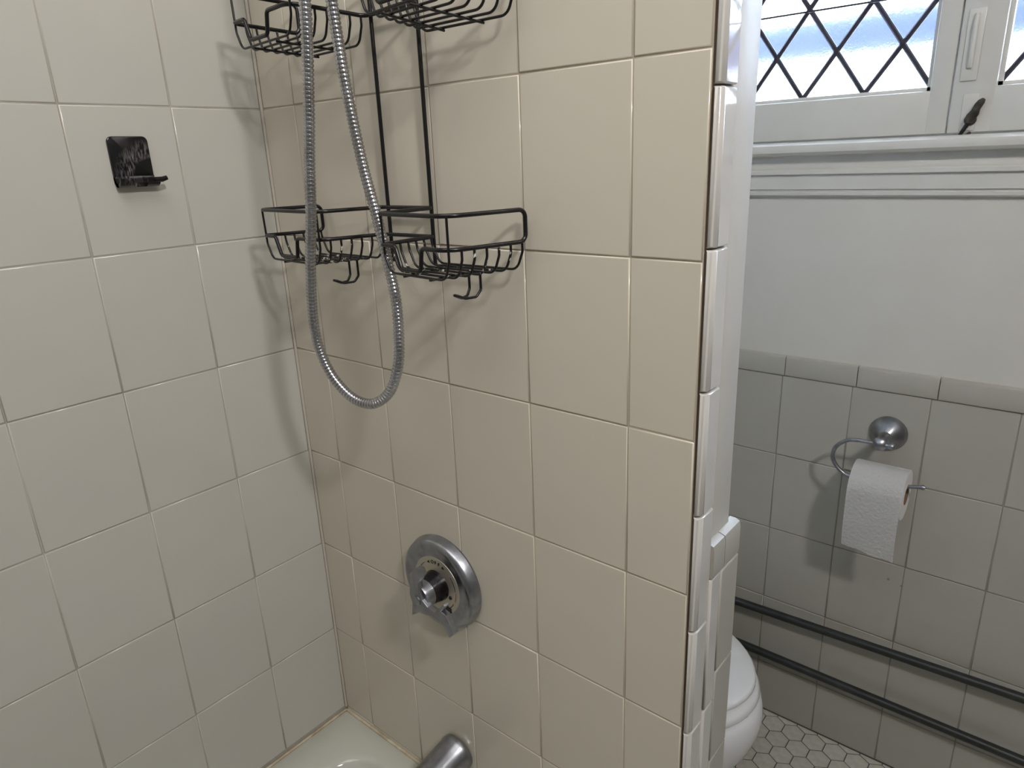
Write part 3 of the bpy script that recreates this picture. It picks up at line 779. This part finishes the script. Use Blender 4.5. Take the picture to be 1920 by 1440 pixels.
bm = bmesh.new(); lathe(bm, [(0, 0), (0.0005, 0.0048), (0.004, 0.0056), (0.008, 0.004), (0.009, 0)], (1, 0, 0.06), (0.084, ya, -0.0738), 14); obj('tip', bm, M_chrome, th, smooth=45)

ry_, rz_ = 0.812, tz - 0.098
rl = thing('toilet_roll', 'white toilet paper roll with a torn sheet hanging from the chrome holder', 'toilet paper', (0.816, ry_, rz_))
R0, R1, hw = 0.0205, 0.053, 0.0505
bm = bmesh.new(); lathe(bm, [(-hw, R0), (-hw, R1 - 0.001), (-hw + 0.001, R1), (hw - 0.001, R1), (hw, R1 - 0.001), (hw, R0)], X, (0, 0, 0), 56)
obj('paper', bm, M_paper, rl, smooth=35)
bm = bmesh.new(); lathe(bm, [(-hw, R0 + 0.0003), (-hw - 0.0006, R0), (-hw, R0 - 0.0008), (hw, R0 - 0.0008), (hw + 0.0006, R0), (hw, R0 + 0.0003), (-hw, R0 + 0.0003)], X, (0, 0, 0), 40)
obj('cardboard_core', bm, M_card, rl, smooth=40)
bm = bmesh.new()   # hanging sheet, wrapping from the top over the front
rows = []
NX = 26
for k in range(34):
    row = []
    for i in range(NX + 1):
        xx = -hw + 2 * hw * i / NX
        if k <= 13:
            a = math.radians(80 + 100 * k / 13)
            yq, zq = R1 * 1.008 * math.cos(a), R1 * 1.008 * math.sin(a)
        else:
            u = (k - 13) / 20
            ln = 0.137 - 0.010 * (1 - i / NX) + 0.0012 * math.sin(i * 0.5) + 0.0005 * math.sin(i * 2.3)
            yq = -R1 * 1.008 - 0.001 * math.sin(u * 3) + 0.0012 * math.sin(u * 7 + i * 0.25) * u + 0.009 * u * u
            zq = -u * ln
        row.append(bm.verts.new((xx + 0.0, yq, zq)))
    rows.append(row)
for a, c in zip(rows, rows[1:]):
    for i in range(NX): bm.faces.new((a[i], a[i + 1], c[i + 1], c[i]))
bmesh.ops.solidify(bm, geom=bm.faces[:], thickness=0.0004)
bmesh.ops.recalc_face_normals(bm, faces=bm.faces)
obj('hanging_sheet', bm, M_paper, rl, smooth=60)

# ------------------------------------------------------------------ two pipes along the window wall
for nm, lab, za, zb2 in (('wall_pipe', 'upper dark grey pipe running along the wainscot of the toilet wall', -1.2345, -1.150), ('wall_pipe', 'lower dark grey pipe running along the wainscot behind the toilet', -1.3355, -1.348)):
    yp = YC - 0.026
    pr_ = thing(nm, lab, 'pipe', (1.1, yp, F + (za + zb2) / 2))
    dz = (zb2 - za) / 2
    obj('tube', tube([(-1.098, 0, -dz), (0.0, 0, 0), (1.148, 0, dz)], 0.0105, 16), M_pipe, pr_, smooth=60)
    for kx in (-0.82, 0.55):
        zz = dz * kx / 1.1
        bm = bmesh.new(); lathe(bm, [(-0.006, 0.0108), (-0.006, 0.0125), (0.006, 0.0125), (0.006, 0.0108)], X, (kx, 0, zz), 20)
        box(bm, kx - 0.005, kx + 0.005, 0.010, 0.026, zz - 0.006, zz + 0.006)
        obj('clip', bm, M_pipe, pr_)

# ------------------------------------------------------------------ toilet
to_ = thing('toilet', 'white toilet with closed lid, half hidden behind the partition wall', 'toilet', (0.35, 0.51, 0))
def egg(cx, tip, back, b, z, n=48, ex=2.0):
    out = []
    for k in range(n):
        t = 2 * math.pi * k / n; c, s_ = math.cos(t), math.sin(t)
        a = (tip - cx) if c > 0 else (cx - back)
        e = 2 / ex if c > 0 else 2 / 3.2
        out.append((cx + a * (abs(c) ** e) * (1 if c > 0 else -1) - 0.35, b * (abs(s_) ** (2 / ex if c > 0 else 0.8)) * (1 if s_ > 0 else -1), z))
    return out
zl = F - 1.150
bm = bmesh.new()
loft(bm, [egg(0.423, 0.672, 0.21, 0.172, zl - 0.019), egg(0.423, 0.685, 0.20, 0.183, zl - 0.018), egg(0.423, 0.689, 0.198, 0.186, zl - 0.012), egg(0.423, 0.688, 0.20, 0.185, zl - 0.005), egg(0.423, 0.683, 0.205, 0.181, zl - 0.0012), egg(0.423, 0.660, 0.22, 0.160, zl + 0.001), egg(0.423, 0.56, 0.3, 0.08, zl + 0.002)], True, True)
obj('lid', bm, M_seat, to_, smooth=50)
bm = bmesh.new()
loft(bm, [egg(0.423, 0.680, 0.21, 0.180, zl - 0.052), egg(0.423, 0.695, 0.20, 0.193, zl - 0.050), egg(0.423, 0.699, 0.198, 0.197, zl - 0.040), egg(0.423, 0.694, 0.20, 0.192, zl - 0.028), egg(0.423, 0.676, 0.21, 0.176, zl - 0.0205)], True, True)
obj('seat', bm, M_seat, to_, smooth=50)
bm = bmesh.new()
loft(bm, [egg(0.40, 0.600, 0.06, 0.125, 0.001), egg(0.40, 0.604, 0.06, 0.128, 0.03), egg(0.40, 0.618, 0.06, 0.132, 0.10), egg(0.41, 0.655, 0.06, 0.156, 0.16), egg(0.42, 0.690, 0.06, 0.182, 0.215), egg(0.423, 0.706, 0.06, 0.197, 0.265), egg(0.423, 0.709, 0.06, 0.201, 0.295), egg(0.423, 0.705, 0.06, 0.199, 0.318), egg(0.423, 0.697, 0.065, 0.192, 0.330), egg(0.423, 0.66, 0.08, 0.16, 0.332)], True, True)
obj('bowl', bm, M_porc, to_, smooth=60)
tk = obj('tank', bbox(0.012 - 0.35, 0.19 - 0.35, -0.20, 0.20, 0.334, 0.70, 0.018, 4), M_porc, to_, smooth=50)
obj('tank_lid', bbox(0.006 - 0.35, 0.20 - 0.35, -0.21, 0.21, 0.701, 0.735, 0.010, 3), M_porc, to_, smooth=50)
obj('flush_handle', tube([(0.19 - 0.35, -0.15, 0.65), (0.215 - 0.35, -0.15, 0.65), (0.22 - 0.35, -0.08, 0.645)], 0.005, 10), M_chrome, to_, smooth=60)
for s_ in (-1, 1):
    bm = bmesh.new(); lathe(bm, [(-0.022, 0), (-0.022, 0.010), (0.022, 0.010), (0.022, 0)], Y, (0.205 - 0.35, 0.07 * s_, zl - 0.018), 16); obj('hinge', bm, M_seat, to_, smooth=40)
